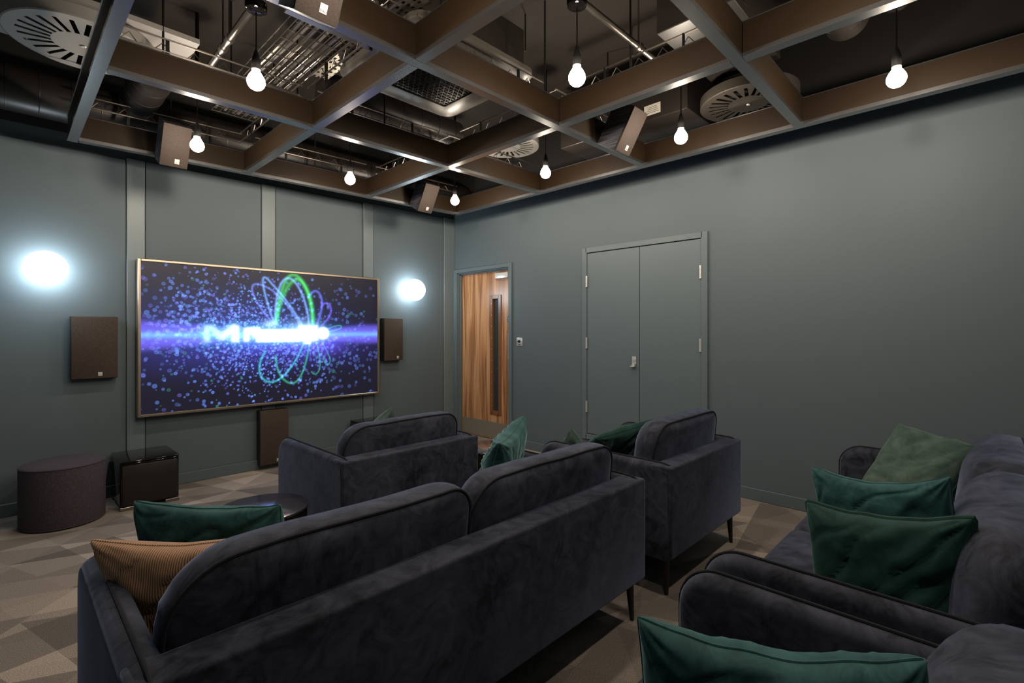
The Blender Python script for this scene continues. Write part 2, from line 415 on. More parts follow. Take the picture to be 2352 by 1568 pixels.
G().box(lx0-0.0042, lx0-0.003, 4.03, 4.082, 1.452, 1.462).box(lx0-0.0042, lx0-0.003, 4.03, 4.082, 1.43, 1.44).build('lettering', M['paper'], sg, label='two white lines of writing')
G().box(lx0-0.003, lx0, 4.02, 4.08, 0.98, 1.28).build('push_plate', M['steel'], d1, label='steel push plate')
# ------------------------------------------------------------------ cupboard doors (door_2)
d2 = thing('door_2', 'pair of teal cupboard doors set above the skirting in the wall', 'door', (XR, 0, 0), kind='structure')
g = G()
g.box(-0.02, 0, 1.69, CY0+0.012, 0.235, 2.135, 0.003, 1); g.box(-0.02, 0, CY1-0.012, 2.96, 0.235, 2.135, 0.003, 1)
g.box(-0.02, 0, CY0, CY1, CZ1-0.012, 2.135, 0.003, 1); g.box(-0.02, 0, CY0, CY1, 0.235, CZ0+0.012, 0.003, 1)
g.box(-0.001, 0.1, CY0, CY0+0.012, CZ0, CZ1); g.box(-0.001, 0.1, CY1-0.012, CY1, CZ0, CZ1)
g.box(-0.001, 0.1, CY0, CY1, CZ1-0.012, CZ1); g.box(-0.001, 0.1, CY0, CY1, CZ0, CZ0+0.012)
g.build('door_frame', M['door_paint'], d2)
cs = 2.320
for (y0, y1, hy) in ((cs+0.0025, CY1-0.0135, CY1-0.014), (CY0+0.0135, cs-0.0025, CY0+0.014)):
    lf = G().box(-0.010, 0.03, y0, y1, CZ0+0.018, CZ1-0.018, 0.002, 1).build('door_leaf', M['door_paint'], d2)
    for hz in (0.56, 1.19, 1.80):
        g = G()
        for s in range(3): g.cyl((-0.020, hy, hz-0.055+s*0.037), (-0.020, hy, hz-0.055+s*0.037+0.0355), 0.0105, n=12)
        g.box(-0.0225, -0.008, hy-0.004, hy+0.004, hz-0.052, hz+0.052)
        g.build('hinge', M['steel'], lf, label='steel butt hinge')
    if y0 > cs:
        g = G().box(-0.016, -0.010, 2.352, 2.395, 1.005, 1.075, 0.002, 1)
        g.cyl((-0.010, 2.373, 1.045), (-0.024, 2.373, 1.045), 0.013, n=20).box(-0.026, -0.022, 2.3715, 2.3745, 1.04, 1.052)
        g.box(-0.034, -0.010, 2.358, 2.39, 0.985, 1.005, 0.003, 1)
        g.box(-0.056, -0.022, 2.352, 2.397, 0.978, 0.988, 0.003, 1)
        g.build('lock_pull', M['steel'], lf, label='steel cylinder pull lock')
G().box(0.09, 0.10, CY0-0.05, CY1+0.05, CZ0-0.05, CZ1+0.05).build('cupboard_back', M['void'], d2)
# key switch beside the door
t = thing('wall_switch', 'small square steel key switch beside the walnut door', 'switch', (XR, 3.83, 1.185))
G().box(-0.009, 0, -0.045, 0.045, -0.047, 0.047, 0.004, 2).build('switch_plate', M['steel'], t)
G().cyl((-0.018,0,0.006), (-0.009,0,0.006), 0.016, n=20).build('key_cylinder', M['black'], t, label='black key cylinder')
for y in (-0.03, 0.03): G().cyl((-0.011,y,0.006), (-0.009,y,0.006), 0.004, n=10).build('screw', M['ink'], t)
G().box(-0.0098, -0.009, -0.02, 0.02, -0.036, -0.028).build('engraved_line', M['ink'], t)
# potted plant seen through the door glass
t = thing('potted_plant', 'leafy plant in a tall blue pot seen through the door glass', 'plant', (XR+0.75, 4.62, 0.0))
G().lathe([(0.10,0),(0.13,0.3),(0.15,0.48),(0.13,0.48),(0.12,0.44)], n=28).build('pot', M['pot'], t)
g = G()
for k in range(16):
    a = k*2.4; L_ = 0.28+0.12*random.random(); hz = 0.5+0.035*k; rings = []
    for i in range(9):
        s = i/8; r = s*L_; z = hz+0.24*s-0.3*s*s; w = 0.05*math.sin(PI*min(1, s*0.95+0.04))
        c, sn = math.cos(a), math.sin(a)
        rings.append([(c*r-sn*w, sn*r+c*w, z), (c*r, sn*r, z-0.012), (c*r+sn*w, sn*r-c*w, z), (c*r, sn*r, z-0.006)])
    g.rings(rings)
g.build('foliage', M['plant'], t)
g = G().tube([(0,0,0.44),(0.01,0.01,0.75),(0,0.02,1.08)], 0.012); g.build('stem', M['walnut_dark'], t)

# ------------------------------------------------------------------ television
def seg_bezier(p, n=60):
    P = [np.array(q, float) for q in p]; t = np.linspace(0, 1, n)[:, None]
    return (1-t)**3*P[0]+3*(1-t)**2*t*P[1]+3*(1-t)*t*t*P[2]+t**3*P[3]
def paint_screen(NX, NY, W, H):
    """the picture on the screen, painted in metres: x right, y up"""
    x = np.linspace(0, W, NX); y = np.linspace(0, H, NY); X, Y = np.meshgrid(x, y); SH_ = 0.29; X = X+SH_; W0 = W
    img = np.zeros((NY, NX, 3)); img[:] = (0.010, 0.009, 0.021)
    rng = np.random.default_rng(5)
    def gl(cx, cy, sx, sy, col, a):
        img[:] += a*np.exp(-((X-cx)/sx)**2-((Y-cy)/sy)**2)[..., None]*np.array(col)
    yb = 0.575*H*0.90                              # height of the light beam
    gl(1.00, yb+0.10, 0.75, 0.26, (0.02,0.04,0.22), 0.8); gl(1.2, yb-0.13, 0.9, 0.18, (0.02,0.02,0.22), 0.9)
    # bokeh
    n = 3000
    for k in range(n):
        u = rng.random()
        if u < 0.45: cx, cy = rng.normal(1.02, 0.36), yb+abs(rng.normal(0, 0.23))
        elif u < 0.88: cx, cy = rng.normal(1.25, 0.40), yb-abs(rng.normal(0, 0.25))
        else: cx, cy = SH_+rng.random()*W, rng.random()*H
        far = min(1.0, abs(cx-1.15)/0.9)
        r = (0.0042+0.0085*rng.random())*(0.75+0.8*far)
        i0, i1 = int((cx-SH_-r)/W*(NX-1)), int((cx-SH_+r)/W*(NX-1))+2; j0, j1 = int((cy-r)/H*(NY-1)), int((cy+r)/H*(NY-1))+2
        i0, j0 = max(i0, 0), max(j0, 0)
        if i1 <= i0 or j1 <= j0 or i0 >= NX or j0 >= NY: continue
        d = np.sqrt((X[j0:j1, i0:i1]-cx)**2+(Y[j0:j1, i0:i1]-cy)**2)/r
        a = np.clip((1.08-d)*6, 0, 1)*(0.55+0.45*d)
        c = np.array((0.13,0.26,0.85)) if rng.random() < 0.68 else (np.array((0.14,0.13,0.62)) if rng.random() < 0.8 else np.array((0.03,0.24,0.16)))
        br = (0.35+0.9*rng.random())*(1.0-0.62*far)
        img[j0:j1, i0:i1] += a[..., None]*c*br
    # beam
    side = np.clip(np.abs(X-1.2)/1.2, 0, 1)
    wid = 0.062+0.065*np.clip((0.95-X)/0.75, 0, 1)+0.035*np.clip((X-1.85)/0.4, 0, 1)
    img += (np.exp(-np.abs((Y-yb)/wid)**5.0)*1.0)[..., None]*np.array((0.15,0.105,0.80))
    img += np.exp(-((Y-yb)/0.026)**2)[..., None]*np.array((0.05,0.36,0.60))
    gl(1.28, yb-0.005, 0.52, 0.085, (0.03,0.30,0.85), 1.1); gl(1.45, yb-0.06, 0.42, 0.10, (0.10,0.05,0.70), 0.8)
    gl(1.80, yb-0.10, 0.20, 0.09, (0.10,0.05,0.60), 0.8)
    gl(1.60, yb+0.03, 0.14, 0.09, (0.4,0.7,1.0), 0.9); gl(1.29, yb+0.10, 0.06, 0.03, (0.5,0.8,1.0), 1.0)
    # light loops
    def stroke(pts, col, w, a):
        for i in range(len(pts)-1):
            p, q = pts[i], pts[i+1]
            x0, x1 = min(p[0], q[0])-3*w, max(p[0], q[0])+3*w; y0, y1 = min(p[1], q[1])-3*w, max(p[1], q[1])+3*w
            i0, i1 = max(0, int((x0-SH_)/W*NX)), min(NX, int((x1-SH_)/W*NX)+2); j0, j1 = max(0, int(y0/H*NY)), min(NY, int(y1/H*NY)+2)
            if i1 <= i0 or j1 <= j0: continue
            xs, ys = X[j0:j1, i0:i1], Y[j0:j1, i0:i1]; dx, dy = q-p; L2 = dx*dx+dy*dy+1e-12
            t = np.clip(((xs-p[0])*dx+(ys-p[1])*dy)/L2, 0, 1)
            d2 = (xs-p[0]-t*dx)**2+(ys-p[1]-t*dy)**2
            mask[j0:j1, i0:i1] = np.maximum(mask[j0:j1, i0:i1], np.exp(-d2/(w*w)))
    loops = [  # base, control, control, base, colour, width
        ((1.31,0.12),(1.12,0.34),(1.02,0.62),(1.28,0.47),(1.28,0.47),(1.42,0.38),(1.52,0.18),(1.60,0.05),(0.16,0.22,0.85),0.009),
        ((1.32,0.12),(1.22,0.42),(1.16,0.72),(1.30,0.52),(1.30,0.52),(1.43,0.38),(1.55,0.18),(1.61,0.05),(0.18,0.40,0.95),0.010),
        ((1.33,0.12),(1.32,0.45),(1.40,0.70),(1.52,0.55),(1.52,0.55),(1.62,0.42),(1.65,0.20),(1.66,0.05),(0.20,0.40,0.95),0.011),
        ((1.335,0.12),(1.36,0.48),(1.46,0.78),(1.59,0.56),(1.59,0.56),(1.68,0.42),(1.69,0.2),(1.69,0.05),(0.05,0.55,0.10),0.016),
        ((1.34,0.12),(1.37,0.40),(1.50,0.72),(1.61,0.53),(1.61,0.53),(1.69,0.40),(1.70,0.2),(1.695,0.05),(0.03,0.50,0.06),0.018),
        ((1.66,0.42),(1.70,0.50),(1.76,0.50),(1.785,0.38),(1.785,0.38),(1.80,0.25),(1.73,0.12),(1.715,0.04),(0.12,0.16,0.80),0.012),
        ((1.78,0.30),(1.81,0.38),(1.90,0.36),(1.88,0.24),(1.88,0.24),(1.85,0.14),(1.77,0.10),(1.74,0.04),(0.16,0.10,0.85),0.010),
        ((1.85,0.06),(1.92,0.10),(2.02,0.12),(1.99,0.07),(1.99,0.07),(1.96,0.05),(1.90,0.04),(1.86,0.03),(0.03,0.35,0.25),0.007),
        ((1.60,-0.10),(1.52,-0.32),(1.36,-0.56),(1.24,-0.47),(1.24,-0.47),(1.15,-0.40),(1.19,-0.25),(1.24,-0.17),(0.04,0.50,0.60),0.009),
        ((1.66,-0.10),(1.62,-0.36),(1.56,-0.58),(1.44,-0.50),(1.44,-0.50),(1.36,-0.44),(1.34,-0.34),(1.33,-0.22),(0.03,0.40,0.22),0.009),
        ((1.73,-0.10),(1.78,-0.28),(1.78,-0.40),(1.73,-0.43),(1.73,-0.43),(1.71,-0.45),(1.69,-0.42),(1.68,-0.41),(0.03,0.32,0.22),0.007),
        ((1.78,-0.08),(1.85,-0.20),(1.90,-0.30),(1.86,-0.33),(1.86,-0.33),(1.83,-0.35),(1.82,-0.32),(1.81,-0.30),(0.03,0.28,0.28),0.006),
    ]
    for L_ in loops:
        mask = np.zeros((NY, NX))
        pts = np.vstack([seg_bezier(L_[0:4]), seg_bezier(L_[4:8])]); pts[:, 1] = pts[:, 1]*0.92+yb
        stroke(pts, None, L_[9], 1); img += mask[..., None]*np.array(L_[8])*0.85
    # glowing white lettering
    lum = np.zeros((NY, NX))
    def bar(x0, x1, y0, y1, soft=0.016):
        a = np.minimum(np.minimum(X-x0, x1-X), np.minimum(Y-yb-y0, y1-Y+yb))
        lum[:] = np.maximum(lum, np.clip(a/soft+0.5, 0, 1))
    def diag(x0, y0, x1, y1, w):
        dx, dy = x1-x0, y1-y0; t = np.clip(((X-x0)*dx+(Y-yb-y0)*dy)/(dx*dx+dy*dy), 0, 1)
        d = np.sqrt((X-x0-t*dx)**2+(Y-yb-y0-t*dy)**2); lum[:] = np.maximum(lum, np.clip((w-d)/0.018+0.5, 0, 1))
    bar(0.735,0.775,-0.065,0.085); diag(0.79,0.065,0.87,-0.02,0.022); diag(0.87,-0.02,0.97,0.07,0.026); bar(0.95,1.01,-0.065,0.085)   # M
    bar(1.055,1.095,-0.06,0.06); bar(1.08,1.19,0.005,0.065); bar(1.13,1.16,-0.02,0.05)
    bar(1.16,1.56,-0.065,0.045); bar(1.55,1.74,-0.06,0.085); bar(1.61,1.67,-0.09,0.0)
    rr = np.sqrt((X-1.80)**2+(Y-yb-0.012)**2)
    lum[:] = np.maximum(lum, np.clip((0.062-rr)/0.008, 0, 1)*np.clip((np.hypot((X-1.80)/0.6, Y-yb-0.012)-0.014)/0.01, 0, 1))
    def blur(a, n):
        for ax in (0, 1):
            acc = np.zeros_like(a)
            for k in range(-n, n+1): acc += np.roll(a, k, ax)
            a = acc/(2*n+1)
        return a
    lum = blur(blur(lum, 2), 2); halo = blur(blur(lum, 7), 7)
    img += halo[..., None]*np.array((0.10,0.55,0.95))*1.1
    img += (lum*np.clip((X-0.70)/0.5, 0.22, 1.0))[..., None]*np.array((1.5,1.5,1.5))
    return img
TVX0, TVX1, TVZ0, TVZ1 = 0.752, 2.925, 0.612, 1.893
tv = thing('television', 'very large flat screen in a thin bronze frame on the wall', 'television', (TVX0, YF-0.018, TVZ0))
TW, TH = TVX1-TVX0, TVZ1-TVZ0
g = G(); fr = 0.022; y0, y1 = -0.085, -0.005
for (a, b_, c, d) in ((0, fr, 0, TH), (TW-fr, TW, 0, TH), (fr, TW-fr, 0, fr), (fr, TW-fr, TH-fr, TH)):
    g.box(a, b_, y0, y1, c, d, 0.004, 1)
g.build('frame', M['bronze'], tv, label='thin bronze metal frame')
G().box(0.01, TW-0.01, -0.07, 0, 0.01, TH-0.01).build('casing', M['satin_black'], tv)
NX, NY = 620, 352
SW, SH = TW-2*fr, TH-2*fr
img = paint_screen(NX, NY, SW, SH)
xs = np.linspace(fr, TW-fr, NX); zs = np.linspace(fr, TH-fr, NY); XX, ZZ = np.meshgrid(xs, zs)
co = np.stack([XX, np.full_like(XX, -0.0745), ZZ], -1).reshape(-1, 3)
idx = np.arange(NX*NY).reshape(NY, NX)
q = np.stack([idx[:-1,:-1], idx[:-1,1:], idx[1:,1:], idx[1:,:-1]], -1).reshape(-1, 4)
me = bpy.data.meshes.new('screen')
me.vertices.add(len(co)); me.vertices.foreach_set('co', co.ravel())
me.loops.add(q.size); me.loops.foreach_set('vertex_index', q.ravel().astype(np.int32))
me.polygons.add(len(q)); me.polygons.foreach_set('loop_start', np.arange(0, q.size, 4, dtype=np.int32))
me.update(calc_edges=True); me.validate()
ca = me.color_attributes.new('picture', 'FLOAT_COLOR', 'POINT')
ca.data.foreach_set('color', np.concatenate([img.reshape(-1, 3), np.ones((NX*NY, 1))], 1).astype(np.float32).ravel())
sm = mat('screen_picture', (0.004,0.004,0.005), 0.40); bs(sm).inputs['Specular IOR Level'].default_value = 0.4
at = N(sm.node_tree, 'ShaderNodeAttribute', attribute_name='picture')
sm.node_tree.links.new(at.outputs['Color'], bs(sm).inputs['Emission Color']); bs(sm).inputs['Emission Strength'].default_value = 1.0
me.materials.append(sm)
so = bpy.data.objects.new('screen', me); COL.objects.link(so); so.parent = tv
so['label'] = 'lit screen with blue and green light loops and glowing white letters'

# ------------------------------------------------------------------ wall globes
def globe(x, z, label):
    t = thing('wall_light', label, 'wall light', (x, YF-0.012, z), group='round wall globes')
    G().cyl((0,0,0), (0,-0.02,0), 0.06, n=28).build('back_plate', M['white_plastic'], t)
    prof = [(0.125*math.sin(a), -0.125*math.cos(a)) for a in np.linspace(0.05, PI-0.42, 22)]
    g = G().lathe(prof, n=36)
    g.v = [(p[0], -0.115+p[2], p[1]) for p in g.v]
    g.build('glass_globe', M['globe'], t, smooth=60, label='glowing white globe')
    return t
globe(0.215, 1.757, 'glowing round wall light left of the screen')
globe(3.375, 1.79, 'glowing round wall light right of the screen')

# ------------------------------------------------------------------ speakers
def badge(parent, x, y, z, s, letters=True, txt=0.0):
    b = G().box(x-s/2, x+s/2, y-0.003, y, z-s*0.55, z+s*0.55, 0.0008, 1).build('badge', M['badge'], parent, label='small pale metal badge')
    if letters:
        R = Matrix.Translation((x, y-0.0034, z-s*0.27)) @ Matrix.Rotation(PI/2, 4, 'X')
        text_geo('DALI', s*0.36, R, 0.0003).build('lettering', M['ink'], b, smooth=0, label='dark letters on the badge')
    return b
def wall_speaker(x0, x1, z0, z1, depth, label, bz):
    t = thing('wall_speaker', label, 'speaker', ((x0+x1)/2, YF-0.012, z0), group='brown wall speakers around the screen')
    w, h = x1-x0, z1-z0
    G().box(-w/2, w/2, -depth+0.014, 0, 0, h, 0.004, 2).build('cabinet', M['satin_black'], t)
    gr = G().box(-w/2+0.002, w/2-0.002, -depth, -depth+0.014, 0.002, h-0.002, 0.005, 2).build('grille', M['grille'], t, label='brown cloth grille')
    badge(gr, 0.0+bz, -depth, 0.035, 0.026)
    return t
wall_speaker(0.352, 0.630, 0.945, 1.420, 0.085, 'brown cloth wall speaker left of the screen', 0.03)
wall_speaker(2.985, 3.232, 0.972, 1.452, 0.095, 'brown cloth wall speaker right of the screen', 0.05)
wall_speaker(1.672, 1.935, 0.045, 0.560, 0.095, 'brown cloth speaker low on the wall under the screen', 0.03)

def ceiling_speaker(x0, x1, yb, zb, label):
    """front face leans out over the room by thirty degrees"""
    w = x1-x0; h, dp = 0.298, 0.175; a = math.radians(30)
    t = thing('ceiling_speaker', label, 'speaker', ((x0+x1)/2, yb, zb), group='small tilted ceiling speakers')
    R = Matrix.Rotation(a, 4, 'X')
    G().box(-w/2, w/2, 0.016, dp, 0, h, 0.004, 2, R).build('cabinet', M['ash'], t, label='black ash cabinet')
    gr = G().box(-w/2+0.001, w/2-0.001, 0, 0.018, 0.001, h-0.001, 0.005, 2, R).build('grille', M['grille_grey'], t, label='grey brown cloth grille')
    b_ = G().box(w*0.10-0.0145, w*0.10+0.0145, -0.003, 0.0, 0.028, 0.062, 0.0008, 1, R).build('badge', M['badge'], gr, label='small pale metal badge')
    text_geo('DALI', 0.0125, R @ Matrix.Translation((w*0.10, -0.0034, 0.0365)) @ Matrix.Rotation(PI/2, 4, 'X'), 0.0003).build('lettering', M['ink'], gr, smooth=0, label='dark letters on the badge')
    c = R @ Vector((0, dp, h*0.55))
    g = G().tube([c, c+Vector((0, 0.03, 0.0)), (0, 0.165, c.z)], 0.008); g.box(-0.03, 0.03, c.y+0.02, c.y+0.028, c.z-0.03, c.z+0.03)
    g.build('bracket', M['black'], t)
    return t
ceiling_speaker(0.772, 0.945, 4.245, 2.490, 'tilted ceiling speaker at the front edge of the raft, left of the screen middle')
ceiling_speaker(2.968, 3.145, 4.240, 2.538, 'tilted ceiling speaker at the front edge of the raft near the room corner')
ceiling_speaker(0.748, 0.918, 1.850, 2.495, 'tilted ceiling speaker cut off by the top of the photo')
ceiling_speaker(2.915, 3.092, 1.850, 2.540, 'tilted ceiling speaker above the cupboard wall')

# ------------------------------------------------------------------ black raft of perforated baffles
ZB, ZT = 2.630, 2.800
raft = thing('ceiling_raft', 'black hanging raft of crossing perforated baffles below the ceiling', 'ceiling raft', (0, 0, ZB))
def baffle(p0, p1, w=0.056, label=None):
    """perforated side plates on a steel bottom rail"""
    a, b_ = Vector((*p0, 0)), Vector((*p1, 0)); d = (b_-a).normalized(); n = Vector((-d.y, d.x, 0)); h = ZT-ZB
    def slab(t0, t1, z0, z1, g):
        pts = [a+n*t0, b_+n*t0, b_+n*t1, a+n*t1]
        return g.prism([(p.x, p.y) for p in pts], z0, z1)
    g = G(); slab(-w/2+0.004, -w/2+0.010, 0.012, h, g); slab(w/2-0.010, w/2-0.004, 0.012, h, g)
    pl = g.build('baffle', M['perf'], raft, smooth=0)
    g = G(); slab(-w/2, w/2, 0, 0.012, g); slab(-w/2, -w/2+0.004, 0.012, 0.022, g); slab(w/2-0.004, w/2, 0.012, 0.022, g)
    slab(-w/2, -w/2+0.005, h, h+0.006, g); slab(w/2-0.005, w/2, h, h+0.006, g)
    g.build('bottom_rail', M['rail'], pl, smooth=0, label='grey steel bottom rail')
    return pl
XB = [0.340, 1.428, 2.519, 3.605]
def yx(rows, k, x):      # the runs are not quite parallel to the wall
    (xa, ya), (xb, yb_) = rows[k]; return ya+(yb_-ya)*(x-xa)/(xb-xa)
ROWS = {0: ((0.34, 4.575), (3.62, 4.385)), 1: ((0.34, 3.235), (3.6, 3.135)), 2: ((0.34, 2.060), (3.6, 2.020)), 3: ((0.34, 0.895), (3.6, 0.903)), 4: ((0.34, -0.25), (3.6, -0.25))}
for k, (a, b_) in ROWS.items(): baffle((a[0]+0.03, a[1]), (b_[0]-0.026, b_[1]))
baffle((XB[0]-0.002, 4.615), (XB[0], -0.30)); baffle((3.602, 4.41), (3.602, -0.30))
for xb in XB[1:3]:
    for k in range(4):
        baffle((xb, yx(ROWS, k+1, xb)+0.03), (xb, yx(ROWS, k, xb)-0.03))
# lattice girders over the baffles and their hangers
def lattice(p0, p1, off=0.07, pitch=0.075):
    a, b_ = Vector((*p0, 0)), Vector((*p1, 0)); d = (b_-a).normalized(); n = Vector((-d.y, d.x, 0)); L_ = (b_-a).length
    a = a+n*off; z0, z1 = 0.228, 0.298
    g = G()
    for z in (z0, z1):
        P, Q = a+Vector((0,0,z)), a+d*L_+Vector((0,0,z))
        g.tube([P, Q], 0.0055, 6)
    k = 0; m = int(L_/pitch/2)
    for k in range(m):
        s = (k+0.3)*2*pitch
        c = a+d*s
        g.tube([c+Vector((0,0,z0+0.006)), c+d*pitch*0.42+Vector((0,0,z0+0.046)), c+d*pitch*0.84+Vector((0,0,z0+0.006))], 0.003, 5)
    lo = g.build('lattice_girder', M['lattice'], raft, smooth=40)
    m = max(2, int(L_/0.5))
    for k in range(m):
        c = a+d*(L_*(k+0.5)/m)
        G().box(c.x-0.009, c.x+0.009, c.y-0.004, c.y+0.004, 0.165, 0.30).build('lattice_post', M['black'], lo, smooth=0)
for k in range(4):
    for i in range(3):
        x0, x1 = XB[i]+0.05, XB[i+1]-0.05
        if k == 3 and i == 0: continue
        if k >= 2 and i == 2: x1 = 3.19
        lattice((x0, yx(ROWS, k, x0)), (x1, yx(ROWS, k, x1)), -0.075 if k == 0 else 0.07)
for i, xb in ((1, XB[1]), (2, XB[2])):
    for k in (0, 1, 2):
        lattice((xb, yx(ROWS, k+1, xb)+0.06), (xb, yx(ROWS, k, xb)-0.06), 0.07 if i == 1 else -0.07)
for (x, y) in ((0.62,3.30),(1.98,3.25),(2.42,2.06),(1.62,2.1),(0.34,3.9),(3.2,2.1),(2.519,1.5),(1.428,3.9),(3.0,4.43),(2.0,4.47),(0.9,4.53),(2.52,3.9)):
    G().cyl((x, y, 0.17), (x, y, ZC-ZB), 0.006, n=8).build('hanger_rod', M['black'], raft)

# ------------------------------------------------------------------ pendant bulbs
def pendant(x, y, z, label, tilt=0.0, rose=True):
    t = thing('pendant_bulb', label, 'lamp', (x, y, z), group='bare warm pendant bulbs')
    r = 0.0415
    prof = [(0.0005, -r)]+[(r*math.sin(a), -r*math.cos(a)) for a in np.linspace(0.15, PI*0.66, 14)]+[(0.027,0.037),(0.0205,0.046),(0.0175,0.054)]
    G().lathe(prof, n=26).build('bulb', M['bulb'], t, smooth=60, label='glowing warm white bulb')
    G().lathe([(0.0195,0.052),(0.0205,0.056),(0.0205,0.060),(0.018,0.062)], n=20).build('cap_ring', M['steel'], t, label='bright ring')
    G().lathe([(0.0195,0.061),(0.021,0.085),(0.021,0.105),(0.015,0.125),(0.008,0.150),(0.004,0.158)], n=20).build('lamp_holder', M['black'], t, label='black lamp holder')
    G().tube([(0,0,0.155),(0.001,0,0.24),(0,0,0.345)], 0.0032, 6).build('cord', M['black'], t, label='black cord')
    G().lathe([(0.0,0.340),(0.030,0.340),(0.047,0.350),(0.050,0.366),(0.050,0.385),(0.034,0.388)], n=26, cap0=False).build('ceiling_rose', M['gloss_black'], t, label='round black ceiling rose')
    G().cyl((0,0,0.386), (0,0,ZC-z), 0.012, n=10).build('drop_tube', M['black'], t)
    return t
BULBS = [(0.870,2.605,2.536,'bare glowing bulb above the left wall globe, beneath the wire cable basket'),
 (0.901,3.796,2.540,'bare glowing bulb beside the tilted speaker left of the screen middle'),
 (1.989,3.790,2.552,'bare glowing bulb over the middle of the screen, by the front baffle'),
 (3.085,3.780,2.580,'bare glowing bulb nearest the room corner'),
 (3.061,2.599,2.584,'bare glowing bulb above the walnut door side of the right wall'),
 (3.059,1.451,2.560,'bare glowing bulb beside the ceiling speaker over the cupboard'),
 (1.960,1.463,2.548,'bare glowing bulb in the raft bay next to the square air cassette'),
 (3.061,0.343,2.547,'bare glowing bulb high on the right, over the long blank wall')]
for b_ in BULBS: pendant(*b_)
# the same lamps in the bays overhead, outside the picture
for (x, y) in ((0.885,1.45),(0.885,0.35),(1.97,0.35)):
    ld = bpy.data.lights.new('bay_lamp', 'POINT'); ld.energy = 22; ld.color = (1.0,0.86,0.69); ld.shadow_soft_size = 0.04
    lo = bpy.data.objects.new('bay_lamp', ld); lo.location = (x, y, 2.548); COL.objects.link(lo)

# ------------------------------------------------------------------ things in the ceiling void
def duct(p0, p1, r, label, seams=True):
    a, b_ = Vector(p0), Vector(p1); L_ = (b_-a).length; d = (b_-a).normalized()
    t = thing('air_duct', label, 'duct', p0)
    n = 28; g = G().cyl((0,0,0), b_-a, r, n=n)
    m = max(2, int(L_/0.16))
    u = d.orthogonal().normalized(); w = d.cross(u)
    for k in range(m):
        c = d*(L_*(k+0.5)/m)
        g.tube([c+u*math.cos(2*PI*i/24)*r+w*math.sin(2*PI*i/24)*r for i in range(24)], 0.0035, 5, closed=True)
    g.build('duct_tube', M['service'], t)
    for s in (0.25, 0.75):
        c = d*(L_*s); G().cyl(c+Vector((0,0,r-0.01)), (c.x, c.y, ZC-p0[2]), 0.005, n=8).build('hanger_rod', M['black'], t)
    return t
duct((XL+0.02, 4.79, 2.965), (XR-0.03, 4.79, 2.965), 0.155, 'dark round air duct running above the screen wall')
duct((0.71, 4.63, 3.02), (0.71, 4.03, 3.02), 0.115, 'dark round branch duct above the bulb left of the screen middle')
duct((1.62, 3.50, 3.07), (2.86, 3.50, 3.07), 0.125, 'dark round duct behind the square air cassette')
duct((2.35, 0.58, 3.02), (3.25, 0.58, 3.02), 0.105, 'dark round duct above the bulb over the long blank wall')
duct((2.20, 0.24, 3.02), (2.90, 0.24, 3.02), 0.115, 'dark round duct end next to the bulb over the long blank wall')

def swirl(x, y, z, R_, m, label, board=None):
    t = thing('swirl_diffuser', label, 'air vent', (x, y, z))
    n = 24; sw = 0.022; r0, r1 = R_*0.42, R_*0.84
    vs, fs = [], []
    def P(r, a): vs.append((r*math.cos(a), r*math.sin(a), 0)); return len(vs)-1
    A = []; B = []
    for i in range(n):
        a = 2*PI*i/n
        for s in (-1, 1): A.append(P(r0, a+s*math.asin(sw/2/r0))); 
        for s in (-1, 1): B.append(P(r1, a+s*math.asin(sw/2/r1)))
    C_ = [P(R_, 2*PI*i/48) for i in range(48)]
    fs.append(tuple(A))
    for i in range(n):
        j = (i+1) % n
        fs.append((A[2*i+1], B[2*i+1], B[2*j], A[2*j]))
        fs.append((B[2*i+1], C_[(2*i+1) % 48], B[2*j]))
        fs.append((B[2*i+1], B[2*i], C_[2*i], C_[(2*i+1) % 48])); fs.append((B[2*j], C_[(2*i+1) % 48], C_[(2*i+2) % 48]))
    g = Geo(); g.add(vs, fs)
    o = g.build('slotted_plate', m, t, smooth=0)
    md = o.modifiers.new('s', 'SOLIDIFY'); md.thickness = 0.004; md.offset = 0
    G().rings([[(r*math.cos(2*PI*i/48), r*math.sin(2*PI*i/48), z_) for i in range(48)] for r, z_ in ((R_, -0.004), (R_+0.006, 0.0), (R_+0.006, 0.06), (R_, 0.06), (R_, -0.004))], True, False, False).build('rim', m, t)
    G().lathe([(R_-0.004, 0.055), (R_-0.004, 0.07)], n=40).build('plenum', M['void'], t)
    G().lathe([(0.0135,-0.004),(0.011,-0.008)], n=16).build('centre_screw', M['badge'], t, label='pale centre screw cap')
    if board:
        g = G(); g.box(*board, 0.062, 0.09); g.build('mounting_board', m, t)
    return t
swirl(0.315, 3.655, 2.905, 0.325, M['vent'], 'large pale round swirl vent at the top left of the ceiling', (-0.42, 0.48, -0.36, 0.30))
swirl(3.53, 1.195, 2.85, 0.30, M['dark_vent'], 'dark round swirl vent over the right wall above the cupboard')
swirl(3.2, 3.17, 2.98, 0.28, M['vent'], 'pale round swirl vent half hidden behind the baffle near the corner')

